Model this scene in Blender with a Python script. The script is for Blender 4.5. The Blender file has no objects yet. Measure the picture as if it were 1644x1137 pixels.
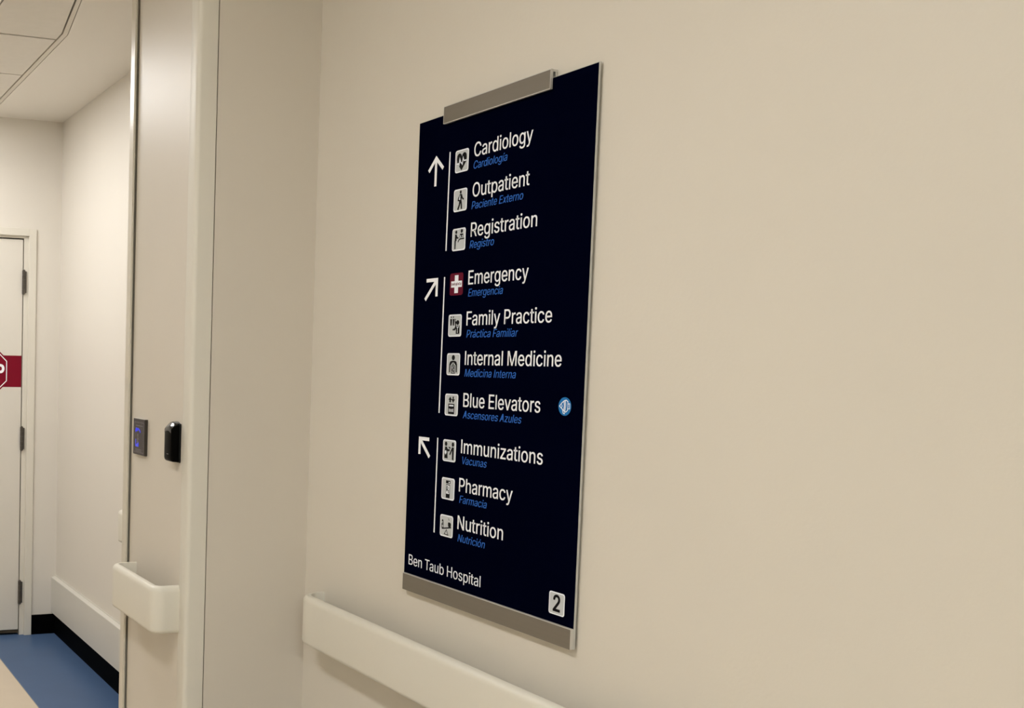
import bpy, bmesh, math, random
from mathutils import Vector, Matrix
random.seed(7)
S = bpy.context.scene
COL = S.collection
H = 1.577                      # eye height above the floor; z values measured from the eye are written H + dz

# ------------------------------------------------------------------ camera
cam = bpy.data.cameras.new('camera'); co = bpy.data.objects.new('camera', cam); COL.objects.link(co)
RT = Vector((0.94793807, -0.31781548, 0.02016788)); UP = Vector((8.54248661e-04, 6.58679410e-02, 9.97827983e-01)); FW = Vector((0.3184536, 0.9458619, -0.06271022))
co.matrix_world = Matrix(((RT.x, UP.x, -FW.x, 0), (RT.y, UP.y, -FW.y, 0), (RT.z, UP.z, -FW.z, H), (0, 0, 0, 1)))
cam.sensor_fit = 'HORIZONTAL'; cam.sensor_width = 36; cam.lens = 1804.33 * 36 / 1644
cam.shift_x = (822 - 217.79) / 1644; cam.shift_y = (691.03 - 568.5) / 1644; cam.clip_start = 0.05
S.camera = co
# ------------------------------------------------------------------ world, exposure
w = bpy.data.worlds.new('world'); S.world = w; w.use_nodes = True
w.node_tree.nodes['Background'].inputs[0].default_value = (1, .93, .82, 1)
w.node_tree.nodes['Background'].inputs[1].default_value = 0.0
S.view_settings.view_transform = 'Standard'; S.view_settings.look = 'None'
S.view_settings.exposure = 0.14; S.view_settings.gamma = 1; S.view_settings.use_curve_mapping = False
PANEL_NEAR = 33               # strength of the lit ceiling panels of the near corridor
PANEL_FAR = 13.6                # and beyond the pier
WARM = (1.0, .988, .985, 1)
COOL = (.93, .985, 1.0, 1)
CEIL_NEAR, CEIL_FAR = H + 1.50, H + 1.315
PANEL_BACK = 46
NEAR_PANELS = [(-.35, 1.95), (-.35, -1.5), (-.35, -3.5)]
FAR_PANELS = [(.555, 5.235)]

# ------------------------------------------------------------------ materials
def mat(name, col, rough=.5, metal=0, bump=0, bscale=60, var=0, vscale=3, emit=None, strength=0, spec=.5, stretch=None, coat=0):
    m = bpy.data.materials.new(name); m.use_nodes = True
    nt = m.node_tree; b = nt.nodes['Principled BSDF']
    b.inputs['Base Color'].default_value = (*col, 1); b.inputs['Roughness'].default_value = rough
    b.inputs['Metallic'].default_value = metal; b.inputs['Specular IOR Level'].default_value = spec
    b.inputs['Coat Weight'].default_value = coat
    tc = nt.nodes.new('ShaderNodeTexCoord')
    src = tc.outputs['Object']
    if stretch:
        mp = nt.nodes.new('ShaderNodeMapping'); mp.inputs['Scale'].default_value = stretch
        nt.links.new(src, mp.inputs['Vector']); src = mp.outputs['Vector']
    if var:
        n = nt.nodes.new('ShaderNodeTexNoise'); n.inputs['Scale'].default_value = vscale; n.inputs['Detail'].default_value = 3
        r = nt.nodes.new('ShaderNodeMapRange'); r.inputs['From Min'].default_value = .3; r.inputs['From Max'].default_value = .7
        r.inputs['To Min'].default_value = 1 - var; r.inputs['To Max'].default_value = 1 + var
        mx = nt.nodes.new('ShaderNodeVectorMath'); mx.operation = 'SCALE'; mx.inputs[0].default_value = col
        nt.links.new(src, n.inputs['Vector']); nt.links.new(n.outputs['Fac'], r.inputs['Value'])
        nt.links.new(r.outputs['Result'], mx.inputs['Scale']); nt.links.new(mx.outputs[0], b.inputs['Base Color'])
    if bump:
        n = nt.nodes.new('ShaderNodeTexNoise'); n.inputs['Scale'].default_value = bscale; n.inputs['Detail'].default_value = 4
        bp = nt.nodes.new('ShaderNodeBump'); bp.inputs['Strength'].default_value = bump; bp.inputs['Distance'].default_value = .002
        nt.links.new(src, n.inputs['Vector']); nt.links.new(n.outputs['Fac'], bp.inputs['Height']); nt.links.new(bp.outputs['Normal'], b.inputs['Normal'])
    if emit:
        b.inputs['Emission Color'].default_value = (*emit[:3], 1); b.inputs['Emission Strength'].default_value = strength
    return m
M = dict(
    wall=mat('wall_paint', (.705, .657, .568), .5, bump=.12, bscale=120, var=.012, vscale=2),
    pier=mat('pier_paint', (0.660, 0.609, 0.525), .42, bump=.03, bscale=90, var=.01, vscale=2, spec=.22),
    farwall=mat('far_wall_paint', (.745, .705, .635), .5, bump=.1, bscale=120),
    ceil=mat('ceiling_paint', (.82, .785, .72), .7, bump=.08, bscale=100),
    tile=mat('ceiling_tile_white', (.78, .745, .68), .8, bump=.25, bscale=160, var=.015, vscale=25),
    grid=mat('ceiling_trim_paint', (0.720, 0.673, 0.583), .5, var=.01),
    rail=mat('handrail_vinyl', (0.720, 0.688, 0.597), .38, bump=.03, bscale=200, var=.008),
    bumper=mat('bumper_vinyl', (.70, .675, .61), .4, bump=.03, bscale=200, var=.008),
    guard=mat('corner_guard_vinyl', (0.700, 0.668, 0.583), .45, bump=.03, bscale=150, var=.008, spec=.2),
    frame=mat('frame_enamel', (0.640, 0.594, 0.497), .3, bump=.03, bscale=90, var=.01, spec=.45),
    doorframe=mat('door_frame_enamel', (.72, .685, .60), .35, bump=.03, bscale=90, var=.01),
    door=mat('door_leaf_enamel', (.71, .675, .605), .4, bump=.03, bscale=60, var=.01),
    dark=mat('dark_joint_shade', (.05, .038, .022), .8, var=.05),  # also the painted shade in the door gaps, and the hidden sign mount
    black=mat('black_rubber_base', (.0012, .0012, .0014), .6, var=.1, vscale=8, spec=.02),
    blue=mat('blue_sheet_floor', (.072, .128, .245), .4, bump=.05, bscale=70, var=.04, vscale=6, spec=.2),
    cream=mat('cream_sheet_floor', (0.680, 0.579, 0.449), .35, bump=.05, bscale=70, var=.02, vscale=12),
    weld=mat('floor_weld_line', (.30, .29, .28), .4, var=.03),
    steel=mat('hinge_steel', (.12, .11, .10), .35, metal=.8, var=.1, vscale=40),
    navy=mat('sign_navy_face', (.0005, .0010, .0072), .4, var=.05, vscale=5, spec=.0),
    edge=mat('sign_board_edge', (.55, .54, .50), .4, var=.02),
    alu=mat('brushed_aluminium', (.235, .210, .175), .42, metal=.55, bump=.05, bscale=40, var=.02, vscale=20, stretch=(1, .05, 6)),
    aluedge=mat('aluminium_edge_and_highlight', (.62, .60, .56), .35, metal=.3, var=.02),  # cut edges, and the painted highlight on the push plate
    white=mat('vinyl_white_print', (.95, .97, 1.0), .5, var=.005, spec=.15),
    lblue=mat('vinyl_blue_print', (.035, .165, .62), .5, var=.01, spec=.15),
    icon=mat('vinyl_grey_print', (.56, .585, .60), .5, var=.02, vscale=60, spec=.15),
    iconedge=mat('vinyl_pale_border', (.88, .92, .98), .5, var=.005, spec=.15),
    ink=mat('vinyl_black_print', (.002, .002, .003), .5, var=.02, spec=.1),
    maroon=mat('vinyl_maroon_print', (.125, .004, .021), .5, var=.02, spec=.1),
    disc=mat('vinyl_azure_print', (.012, .17, .47), .5, var=.01, spec=.15),
    red=mat('red_door_decal', (.20, .004, .018), .5, var=.02, spec=.12),
    bplastic=mat('black_plastic', (.0025, .0023, .002), .3, var=.1, vscale=30, spec=.02),
    bgloss=mat('black_gloss_facet', (.004, .004, .004), .12, var=.05, spec=.6),
    bside=mat('black_plastic_side', (.003, .003, .003), .5, var=.1, vscale=30, spec=.2),
    plate=mat('etched_plate_steel', (.06, .048, .05), .45, metal=.4, bump=.3, bscale=260, var=.3, vscale=160),
    plateedge=mat('plate_polished_edge', (.035, .028, .022), .45, metal=.1, var=.05),
    led=mat('blue_led', (.02, .03, .5), .4, emit=(.04, .06, .8), strength=.45, var=.05),
    silver=mat('etched_figure', (.20, .18, .19), .4, metal=.3, var=.05),
    panel_near=mat('lit_diffuser_near', (.8, .8, .8), .5, emit=WARM, strength=PANEL_NEAR, var=.005),
    panel_back=mat('lit_diffuser_back', (.8, .8, .8), .5, emit=COOL, strength=PANEL_BACK, var=.005),
    panel_far=mat('lit_diffuser_far', (.8, .8, .8), .5, emit=WARM, strength=PANEL_FAR, var=.005),
    fixture=mat('light_frame_white', (.75, .73, .68), .4, var=.01),
)

# ------------------------------------------------------------------ helpers
def root_at(name, loc, label=None, cat=None, group=None, kind=None):
    o = bpy.data.objects.new(name, None); COL.objects.link(o); o.location = loc
    o.empty_display_size = .05
    tag(o, label, cat, group, kind); return o
def tag(o, label=None, cat=None, group=None, kind=None):
    if label: o['label'] = label
    if cat: o['category'] = cat
    if group: o['group'] = group
    if kind: o['kind'] = kind
    return o
def wloc(o):
    v = Vector((0, 0, 0))
    while o: v = v + o.location; o = o.parent
    return v
def link(name, me, m, parent=None, label=None, kind=None, smooth=False):
    if smooth:
        for p in me.polygons: p.use_smooth = True
    me.materials.clear(); me.materials.append(M[m])
    o = bpy.data.objects.new(name, me); COL.objects.link(o)
    if parent is not None:
        me.transform(Matrix.Translation(-wloc(parent))); o.parent = parent
    else:                                   # origin at the foot of the mesh
        xs = [v.co for v in me.vertices]
        c = Vector(((min(v.x for v in xs) + max(v.x for v in xs)) / 2, (min(v.y for v in xs) + max(v.y for v in xs)) / 2, min(v.z for v in xs)))
        me.transform(Matrix.Translation(-c)); o.location = c
    if label: o['label'] = label
    if kind: o['kind'] = kind
    return o
def obj(name, bm, m, parent=None, label=None, kind=None, smooth=False, angle=None):
    bmesh.ops.recalc_face_normals(bm, faces=bm.faces)
    me = bpy.data.meshes.new(name); bm.to_mesh(me); bm.free()
    o = link(name, me, m, parent, label, kind, smooth)
    if angle:
        for p in me.polygons: p.use_smooth = True
        me.set_sharp_from_angle(angle=math.radians(angle))
    return o
def box(bm, x0, x1, y0, y1, z0, z1, bev=0, seg=2):
    r = bmesh.ops.create_cube(bm, size=1)
    vs = r['verts']
    for v in vs:
        v.co = Vector((x0 + (v.co.x + .5) * (x1 - x0), y0 + (v.co.y + .5) * (y1 - y0), z0 + (v.co.z + .5) * (z1 - z0)))
    if bev:
        es = list({e for v in vs for e in v.link_edges})
        bmesh.ops.bevel(bm, geom=es, offset=bev, segments=seg, affect='EDGES', profile=.5)
    return vs
def prism(bm, pts, z0, z1):
    a = [bm.verts.new((x, y, z0)) for x, y in pts]; b = [bm.verts.new((x, y, z1)) for x, y in pts]
    n = len(pts)
    bm.faces.new(a[::-1]); bm.faces.new(b)
    for i in range(n): bm.faces.new((a[i], a[(i + 1) % n], b[(i + 1) % n], b[i]))
def slab(bm, pts, T, t=.0003):
    """polygon in a plane frame: T(u, v, d) -> world, thickness t outwards"""
    a = [bm.verts.new(T(u, v, -.0002)) for u, v in pts]; b = [bm.verts.new(T(u, v, t)) for u, v in pts]
    n = len(pts)
    bm.faces.new(a[::-1]); bm.faces.new(b)
    for i in range(n): bm.faces.new((a[i], a[(i + 1) % n], b[(i + 1) % n], b[i]))
def rrect(u0, u1, v0, v1, r, n=5):
    p = []
    for cx, cy, a0 in ((u1 - r, v1 - r, 0), (u0 + r, v1 - r, 90), (u0 + r, v0 + r, 180), (u1 - r, v0 + r, 270)):
        for i in range(n + 1):
            a = math.radians(a0 + 90 * i / n); p.append((cx + r * math.cos(a), cy + r * math.sin(a)))
    return p
def ell(cx, cy, rx, ry, n=16):
    return [(cx + rx * math.cos(2 * math.pi * i / n), cy + ry * math.sin(2 * math.pi * i / n)) for i in range(n)]
def seg(x1, y1, x2, y2, w):
    dx, dy = x2 - x1, y2 - y1; L = math.hypot(dx, dy); nx, ny = -dy / L * w / 2, dx / L * w / 2
    return [(x1 + nx, y1 + ny), (x1 - nx, y1 - ny), (x2 - nx, y2 - ny), (x2 + nx, y2 + ny)]
def polyline(pts, w, close=False):
    """a stroked line with mitred corners -> list of quads"""
    n = len(pts); L, R = [], []
    for i in range(n):
        p = Vector(pts[i]); a = Vector(pts[i - 1]) if (i or close) else None; b = Vector(pts[(i + 1) % n]) if (i < n - 1 or close) else None
        d1 = (p - a).normalized() if a else None; d2 = (b - p).normalized() if b else None
        if d1 is None: d1 = d2
        if d2 is None: d2 = d1
        t = (d1 + d2); t = t.normalized() if t.length > 1e-4 else d1
        nn = Vector((-t.y, t.x)); k = max(.35, abs(nn.dot(Vector((-d1.y, d1.x)))))
        L.append(tuple(p + nn * w / 2 / k)); R.append(tuple(p - nn * w / 2 / k))
    return [[L[i], R[i], R[(i + 1) % n], L[(i + 1) % n]] for i in range(n if close else n - 1)]
GLYPHS = {'2':[453,[[64,0,64,47,282,282,303,312,316,341,320,371,319,389,315,405,308,419,298,431,287,441,273,449,258,455,241,458,224,460,205,458,188,454,172,447,159,438,148,427,139,413,132,398,128,381,127,362,66,362,68,391,75,418,86,442,102,464,121,482,143,496,168,507,196,513,225,516,254,513,281,507,306,497,328,482,346,465,361,445,372,423,379,398,381,372,377,336,371,318,351,280,317,235,153,57,389,57,389,0]]],
'A':[480,[[16,0,201,509,276,509,463,0,395,0,255,402,232,478,245,478,191,302,85,0],[110,142,110,199,370,199,370,142]]],
'B':[456,[[60,0,60,509,241,509,274,507,304,501,329,491,350,477,367,461,381,442,390,421,396,398,398,374,397,353,393,336,387,320,378,307,368,295,343,278,315,267,315,262,331,260,347,254,363,245,378,234,391,220,402,203,411,184,416,161,418,136,416,111,410,88,400,67,386,48,368,31,344,18,317,8,284,2,247,0],[125,57,245,57,281,60,309,67,330,80,344,96,353,115,355,137,354,153,350,169,342,184,333,197,320,209,306,218,289,225,269,229,125,231],[125,285,256,287,273,290,288,296,302,304,314,314,323,326,330,340,335,355,336,372,333,393,326,412,313,429,294,442,270,449,240,452,125,452]]],
'C':[510,[[267,-7,225,-3,186,7,150,25,119,49,92,79,70,115,53,157,44,203,40,254,44,305,53,352,70,393,92,429,119,459,150,484,186,501,225,512,267,516,293,514,317,511,340,504,362,496,383,485,402,471,419,456,435,438,448,418,459,397,467,373,473,348,408,348,397,380,380,407,357,428,330,444,300,453,267,456,237,453,209,445,184,432,161,414,141,391,125,364,113,332,106,295,103,254,106,213,113,177,125,145,141,117,161,94,184,76,210,63,237,56,267,53,300,56,330,65,357,81,380,102,397,128,408,160,473,160,467,135,459,112,448,91,435,71,420,53,402,38,383,24,363,13,341,5,317,-2,293,-6]]],
'E':[419,[[60,0,60,509,372,509,372,452,125,452,125,286,355,286,355,229,125,229,125,57,375,57,375,0]]],
'F':[410,[[60,0,60,509,369,509,369,452,125,452,125,278,346,278,346,221,125,221,125,0]]],
'H':[517,[[60,0,60,509,125,509,125,289,392,289,392,509,457,509,457,0,392,0,392,232,125,232,125,0]]],
'I':[301,[[31,0,31,57,118,57,118,452,31,452,31,509,269,509,269,452,183,452,183,57,269,57,269,0]]],
'M':[628,[[60,0,60,509,152,509,322,49,307,49,352,187,476,509,568,509,568,0,504,0,507,457,513,457,456,291,342,0,286,0,112,457,119,457,122,0]]],
'N':[523,[[60,0,60,509,136,509,388,107,414,55,405,54,399,195,399,509,463,509,463,0,387,0,108,452,119,454,125,291,125,0]]],
'O':[533,[[267,-7,225,-3,186,7,150,25,119,49,92,79,70,115,53,157,44,203,40,254,44,305,53,352,70,393,92,429,119,459,150,484,186,501,225,512,267,516,309,512,348,501,384,484,415,459,442,429,464,393,480,352,490,305,493,254,490,203,480,157,464,115,442,79,415,49,384,25,348,7,309,-3],[267,53,296,55,324,63,349,76,372,94,392,116,408,144,420,176,428,213,430,254,428,295,420,332,408,365,392,392,372,415,349,433,324,446,296,453,267,456,237,453,210,445,184,433,161,415,142,392,125,364,113,332,106,295,103,254,106,213,113,176,125,144,142,117,161,94,184,76,210,63,237,55]]],
'P':[445,[[60,0,60,509,235,509,272,506,305,499,332,487,356,471,375,452,390,430,400,404,407,377,409,348,407,318,400,291,390,265,375,243,356,223,332,207,305,195,272,188,235,186,109,186,109,242,233,242,257,244,279,248,297,256,312,266,324,279,333,294,339,310,343,328,344,348,343,367,339,385,333,402,324,416,312,428,297,439,279,446,257,451,125,452,125,0]]],
'R':[449,[[60,0,60,509,236,509,273,506,305,500,333,489,356,473,376,455,390,433,401,408,407,381,409,352,407,323,401,296,390,271,376,250,356,232,333,217,305,206,273,200,236,198,96,198,96,255,258,256,280,260,298,267,313,276,325,287,334,300,340,316,344,333,345,352,344,371,340,389,334,405,325,419,313,430,298,440,279,446,258,451,125,452,125,0],[353,0,230,229,303,229,428,0]]],
'S':[447,[[224,-9,188,-7,156,-1,128,9,102,23,81,40,64,60,51,83,42,109,38,137,104,137,108,118,114,102,123,88,136,76,150,66,166,59,204,50,246,50,267,54,286,60,303,69,317,79,329,92,338,106,344,122,346,139,344,154,340,168,332,179,310,197,263,217,184,239,145,253,112,269,86,289,67,313,56,341,52,372,54,400,62,425,75,448,92,468,113,484,138,498,165,508,195,514,227,516,259,514,289,508,316,498,340,484,360,468,377,449,390,427,398,403,401,378,337,378,332,402,320,421,302,437,280,449,254,456,225,459,204,457,185,454,167,448,152,440,139,430,129,418,121,405,117,391,115,376,117,359,122,345,131,334,155,315,212,293,312,264,344,248,372,226,384,213,395,198,402,180,407,161,408,139,406,112,399,87,386,64,370,43,349,25,323,11,294,0,261,-7]]],
'T':[449,[[32,452,32,509,417,509,417,452,257,452,257,0,193,0,193,452]]],
'V':[480,[[204,0,16,509,84,509,225,106,248,31,235,31,290,206,395,509,463,509,278,0]]],
'a':[389,[[160,-9,137,-7,115,-3,94,5,76,15,60,29,48,45,38,63,32,84,30,108,32,128,36,146,43,161,53,174,64,184,92,200,125,211,257,231,271,240,274,246,275,272,267,297,260,307,251,315,240,322,227,327,196,331,163,327,137,316,118,301,104,283,100,274,41,291,51,313,64,331,79,346,95,358,114,368,153,380,194,384,239,379,271,369,286,360,300,350,312,336,322,320,330,301,335,278,337,251,337,0,277,0,277,52,272,52,260,34,242,16,215,1,199,-4],[192,47,211,51,228,59,242,68,254,80,263,93,270,108,274,122,276,190,259,182,147,163,122,153,103,139,97,130,93,118,92,105,93,93,96,82,102,72,119,57,142,48]]],
'b':[424,[[229,-8,208,-7,189,-3,172,4,147,21,118,59,112,59,112,0,53,0,53,509,114,509,114,319,118,319,147,355,171,373,188,379,207,383,229,384,259,382,287,374,313,361,335,342,354,320,370,293,381,261,388,227,390,189,388,151,381,116,370,84,355,57,336,34,313,16,288,3,260,-6],[220,47,242,49,262,55,279,66,294,80,306,97,316,117,323,139,327,163,328,189,327,215,323,239,316,261,307,281,295,298,280,311,262,322,243,328,220,330,198,328,178,322,161,312,147,299,134,282,125,263,118,241,114,216,113,189,114,162,118,138,125,115,135,95,147,78,162,65,179,55,198,49]]],
'c':[396,[[207,-8,174,-5,144,3,117,16,93,35,72,58,56,85,44,116,37,150,34,187,37,225,44,260,56,291,72,318,93,341,117,360,144,374,174,382,207,384,243,381,276,371,305,356,330,335,349,308,362,277,303,262,290,289,270,311,252,321,231,328,207,330,184,328,163,321,145,310,130,296,118,278,108,258,102,236,98,212,96,187,98,163,102,139,108,117,118,97,130,80,145,66,163,55,184,49,220,47,243,52,262,60,285,80,301,107,304,117,363,102,350,70,331,43,306,21,277,5,244,-5]]],
'd':[424,[[195,-8,165,-6,137,3,111,16,89,34,70,57,55,84,43,116,36,151,34,189,36,227,43,261,55,293,70,320,89,342,112,361,137,374,165,382,196,384,218,383,237,379,253,373,278,355,311,319,311,509,372,509,372,0,313,0,313,59,307,59,287,31,266,12,252,4,236,-3,217,-7],[205,47,226,49,246,55,263,65,278,78,290,95,299,115,306,138,310,162,312,189,310,216,306,241,300,263,290,282,278,299,263,312,246,322,227,328,205,330,182,328,162,322,145,311,130,298,118,281,108,261,102,239,98,215,96,189,98,163,102,139,109,117,118,97,130,80,145,66,162,55,182,49]]],
'e':[404,[[212,-8,177,-5,145,3,117,16,92,35,72,58,56,85,44,116,37,150,34,187,36,224,44,258,55,290,71,317,91,340,115,359,142,373,172,382,205,384,246,380,266,374,285,366,303,355,319,341,334,324,347,305,357,282,365,256,370,227,371,169,75,169,75,221,338,221,310,202,308,226,304,248,298,269,288,286,277,301,263,314,246,323,227,328,205,330,183,328,164,323,146,313,131,301,119,286,109,270,102,251,97,231,96,178,98,151,102,127,110,106,121,88,135,73,151,61,169,53,190,48,227,47,254,53,276,65,294,82,306,105,365,91,358,72,348,55,335,39,320,26,302,14,283,4,261,-3,237,-7]]],
'g':[425,[[207,-151,180,-149,156,-146,134,-140,114,-132,97,-122,70,-97,51,-69,101,-41,122,-66,142,-82,169,-93,207,-97,236,-95,261,-87,282,-75,298,-58,308,-34,311,-6,311,68,306,68,287,41,266,23,252,16,236,10,217,6,195,5,165,7,138,14,113,27,90,43,71,65,55,90,43,120,36,154,34,191,36,229,43,263,55,293,71,320,90,342,112,361,138,374,166,382,196,384,218,383,237,379,253,373,279,356,308,319,313,319,313,379,372,379,372,-9,370,-40,363,-67,350,-90,334,-109,314,-124,291,-136,265,-144,237,-149],[205,59,227,61,246,66,264,75,278,87,290,103,300,121,307,142,311,166,312,193,311,219,307,242,300,264,291,283,279,299,264,312,247,322,227,328,205,330,182,328,163,322,145,312,130,298,118,282,109,262,102,241,98,218,96,193,98,167,102,144,109,123,118,104,131,88,145,76,163,66,183,61]]],
'h':[410,[[114,0,53,0,53,509,114,509,114,287,102,287,116,319,132,344,152,362,175,374,200,382,227,384,252,383,275,377,295,369,313,356,328,340,341,321,350,298,355,271,357,240,357,0,296,0,296,235,293,263,286,286,273,304,256,318,235,326,210,329,192,328,176,324,161,317,147,308,136,297,126,283,119,266,115,248]]],
'i':[167,[[53,0,53,379,114,379,114,0],[84,443,73,444,63,448,54,455,47,463,43,472,41,483,43,494,47,504,54,512,63,518,73,522,84,524,95,522,105,518,114,512,121,504,125,494,126,483,125,472,121,463,114,455,105,448,95,444]]],
'l':[189,[[112,0,91,8,74,20,62,37,55,59,53,84,53,509,114,509,114,83,120,62,126,57,135,53,170,54,181,3]]],
'm':[610,[[53,0,53,379,112,379,112,295,108,295,114,314,122,331,132,346,144,358,158,368,187,382,219,386,245,383,268,375,287,361,303,342,314,320,321,295,312,295,318,312,326,329,337,343,350,356,364,366,381,375,398,381,417,385,437,386,458,385,478,380,497,372,514,361,529,346,541,328,550,307,555,283,557,255,557,0,496,0,496,254,493,279,485,298,473,313,456,323,438,329,419,330,402,329,387,326,374,320,363,312,353,302,345,290,340,277,335,247,335,0,274,0,274,260,272,280,265,297,253,311,238,322,220,328,199,330,171,326,158,320,145,312,135,302,126,289,119,274,115,257,114,0]]],
'n':[410,[[114,0,53,0,53,379,112,379,112,287,102,287,116,319,132,344,152,362,175,374,200,382,227,384,252,383,275,377,295,369,313,356,328,340,341,321,350,298,355,271,357,240,357,0,296,0,296,235,293,263,286,286,273,304,256,318,235,326,210,329,192,328,176,324,161,317,147,308,136,297,126,283,119,266,115,248]]],
'o':[415,[[207,-8,174,-5,144,3,117,16,93,35,72,58,56,85,44,116,37,150,34,187,37,225,44,260,56,291,72,318,93,341,117,360,144,374,174,382,207,384,241,382,271,374,299,360,323,341,343,318,359,291,371,260,379,225,381,187,379,150,371,116,359,85,343,58,323,35,299,16,271,3,241,-5],[207,46,231,49,252,55,270,66,285,80,298,97,307,117,314,139,318,163,319,187,318,212,314,236,307,258,298,278,285,296,270,310,252,321,231,328,207,330,184,328,163,321,145,310,130,296,118,278,108,258,102,236,98,212,96,187,98,163,102,139,108,117,118,97,130,80,145,66,163,55,184,49]]],
'p':[424,[[53,-143,53,379,112,379,112,319,118,319,137,346,158,364,171,373,188,379,207,383,229,384,259,382,287,374,313,361,335,342,354,320,370,293,381,261,388,227,390,189,388,151,381,116,370,84,355,57,336,34,313,16,288,3,260,-6,229,-8,208,-7,189,-3,173,4,147,21,114,59,114,-143],[220,47,242,49,262,55,279,66,294,80,306,97,316,117,323,139,327,163,328,189,327,215,323,239,316,261,307,281,295,298,280,311,262,322,243,328,220,330,198,328,178,322,161,312,147,299,134,282,125,263,118,241,114,216,113,189,114,162,118,138,125,115,135,95,147,78,162,65,179,55,198,49]]],
'r':[259,[[53,0,53,379,112,379,112,321,115,321,124,339,137,354,152,367,171,377,191,383,243,384,243,322,207,326,190,324,174,321,159,315,146,306,135,296,126,284,119,269,115,254,114,0]]],
's':[365,[[182,-8,157,-7,133,-3,112,3,93,12,76,24,62,38,50,54,41,73,36,94,94,107,101,87,111,72,124,60,141,52,160,47,181,45,206,47,227,53,244,62,258,74,265,88,268,103,266,115,262,126,254,136,243,144,229,150,149,170,118,180,92,192,72,208,58,227,50,249,47,274,49,295,55,314,65,332,79,347,95,360,115,370,137,378,161,383,187,384,212,383,234,379,254,372,271,363,286,352,299,339,309,324,318,308,324,290,268,277,262,291,254,304,243,316,228,325,210,331,187,333,166,331,147,326,131,317,119,305,111,292,109,277,110,264,115,253,124,243,136,235,172,223,229,209,261,200,287,187,306,171,320,153,328,131,331,107,329,85,323,65,312,47,298,31,281,18,260,6,236,-2,210,-7]]],
't':[227,[[204,379,204,327,6,327,6,379],[65,471,126,471,127,83,130,70,136,61,144,55,156,51,202,54,213,2,168,-4,138,-1,113,7,92,21,77,41,68,64,65,93]]],
'u':[410,[[182,-5,158,-3,135,2,115,11,97,23,82,39,69,59,60,82,54,109,53,139,53,379,114,379,114,144,116,117,124,94,137,75,154,61,175,53,200,50,218,51,234,55,249,62,263,71,274,83,283,97,290,113,295,132,296,379,357,379,357,0,298,0,298,92,307,92,294,60,277,35,257,17,234,5,209,-3]]],
'v':[389,[[163,0,17,379,84,379,180,110,206,21,184,21,224,155,305,379,371,379,226,0]]],
'x':[379,[[21,0,171,218,171,171,29,379,100,379,207,206,175,206,233,306,282,379,352,379,209,169,209,214,358,0,287,0,173,182,205,182,148,85,91,0]]],
'y':[389,[[47,-139,61,-86,94,-90,113,-86,130,-74,145,-51,163,-1,17,379,84,379,180,109,206,21,184,21,224,155,305,379,371,379,196,-77,177,-107,153,-128,139,-136,109,-144]]],
'z':[380,[[42,0,42,46,254,323,48,323,48,379,333,379,333,331,126,56,339,56,339,0]]],
'á':[389,[[160,-9,137,-7,115,-3,94,5,76,15,60,29,48,45,38,63,32,84,30,108,32,128,36,146,43,161,53,174,64,184,92,200,125,211,257,231,271,240,274,246,275,272,267,297,260,307,251,315,240,322,227,327,196,331,163,327,137,316,118,301,104,283,100,274,41,291,51,313,64,331,79,346,95,358,114,368,153,380,194,384,239,379,271,369,286,360,300,350,312,336,322,320,330,301,335,278,337,251,337,0,277,0,277,52,272,52,260,34,242,16,215,1,199,-4],[192,47,211,51,228,59,242,68,254,80,263,93,270,108,274,122,276,190,259,182,147,163,122,153,103,139,97,130,93,118,92,105,93,93,96,82,102,72,119,57,142,48],[162,429,210,529,278,529,212,429]]],
'í':[167,[[53,0,53,379,114,379,114,0],[57,429,104,529,173,529,107,429]]],
'ó':[415,[[207,-8,174,-5,144,3,117,16,93,35,72,58,56,85,44,116,37,150,34,187,37,225,44,260,56,291,72,318,93,341,117,360,144,374,174,382,207,384,241,382,271,374,299,360,323,341,343,318,359,291,371,260,379,225,381,187,379,150,371,116,359,85,343,58,323,35,299,16,271,3,241,-5],[207,46,231,49,252,55,270,66,285,80,298,97,307,117,314,139,318,163,319,187,318,212,314,236,307,258,298,278,285,296,270,310,252,321,231,328,207,330,184,328,163,321,145,310,130,296,118,278,108,258,102,236,98,212,96,187,98,163,102,139,108,117,118,97,130,80,145,66,163,55,184,49],[181,429,228,529,297,529,231,429]]]}
GLYPHS['I'] = [176, [[57, 0, 57, 509, 119, 509, 119, 0]]]
GLYPHS['l'] = [167, [[53, 0, 53, 509, 113, 509, 113, 0]]]
CAP = .509
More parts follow.
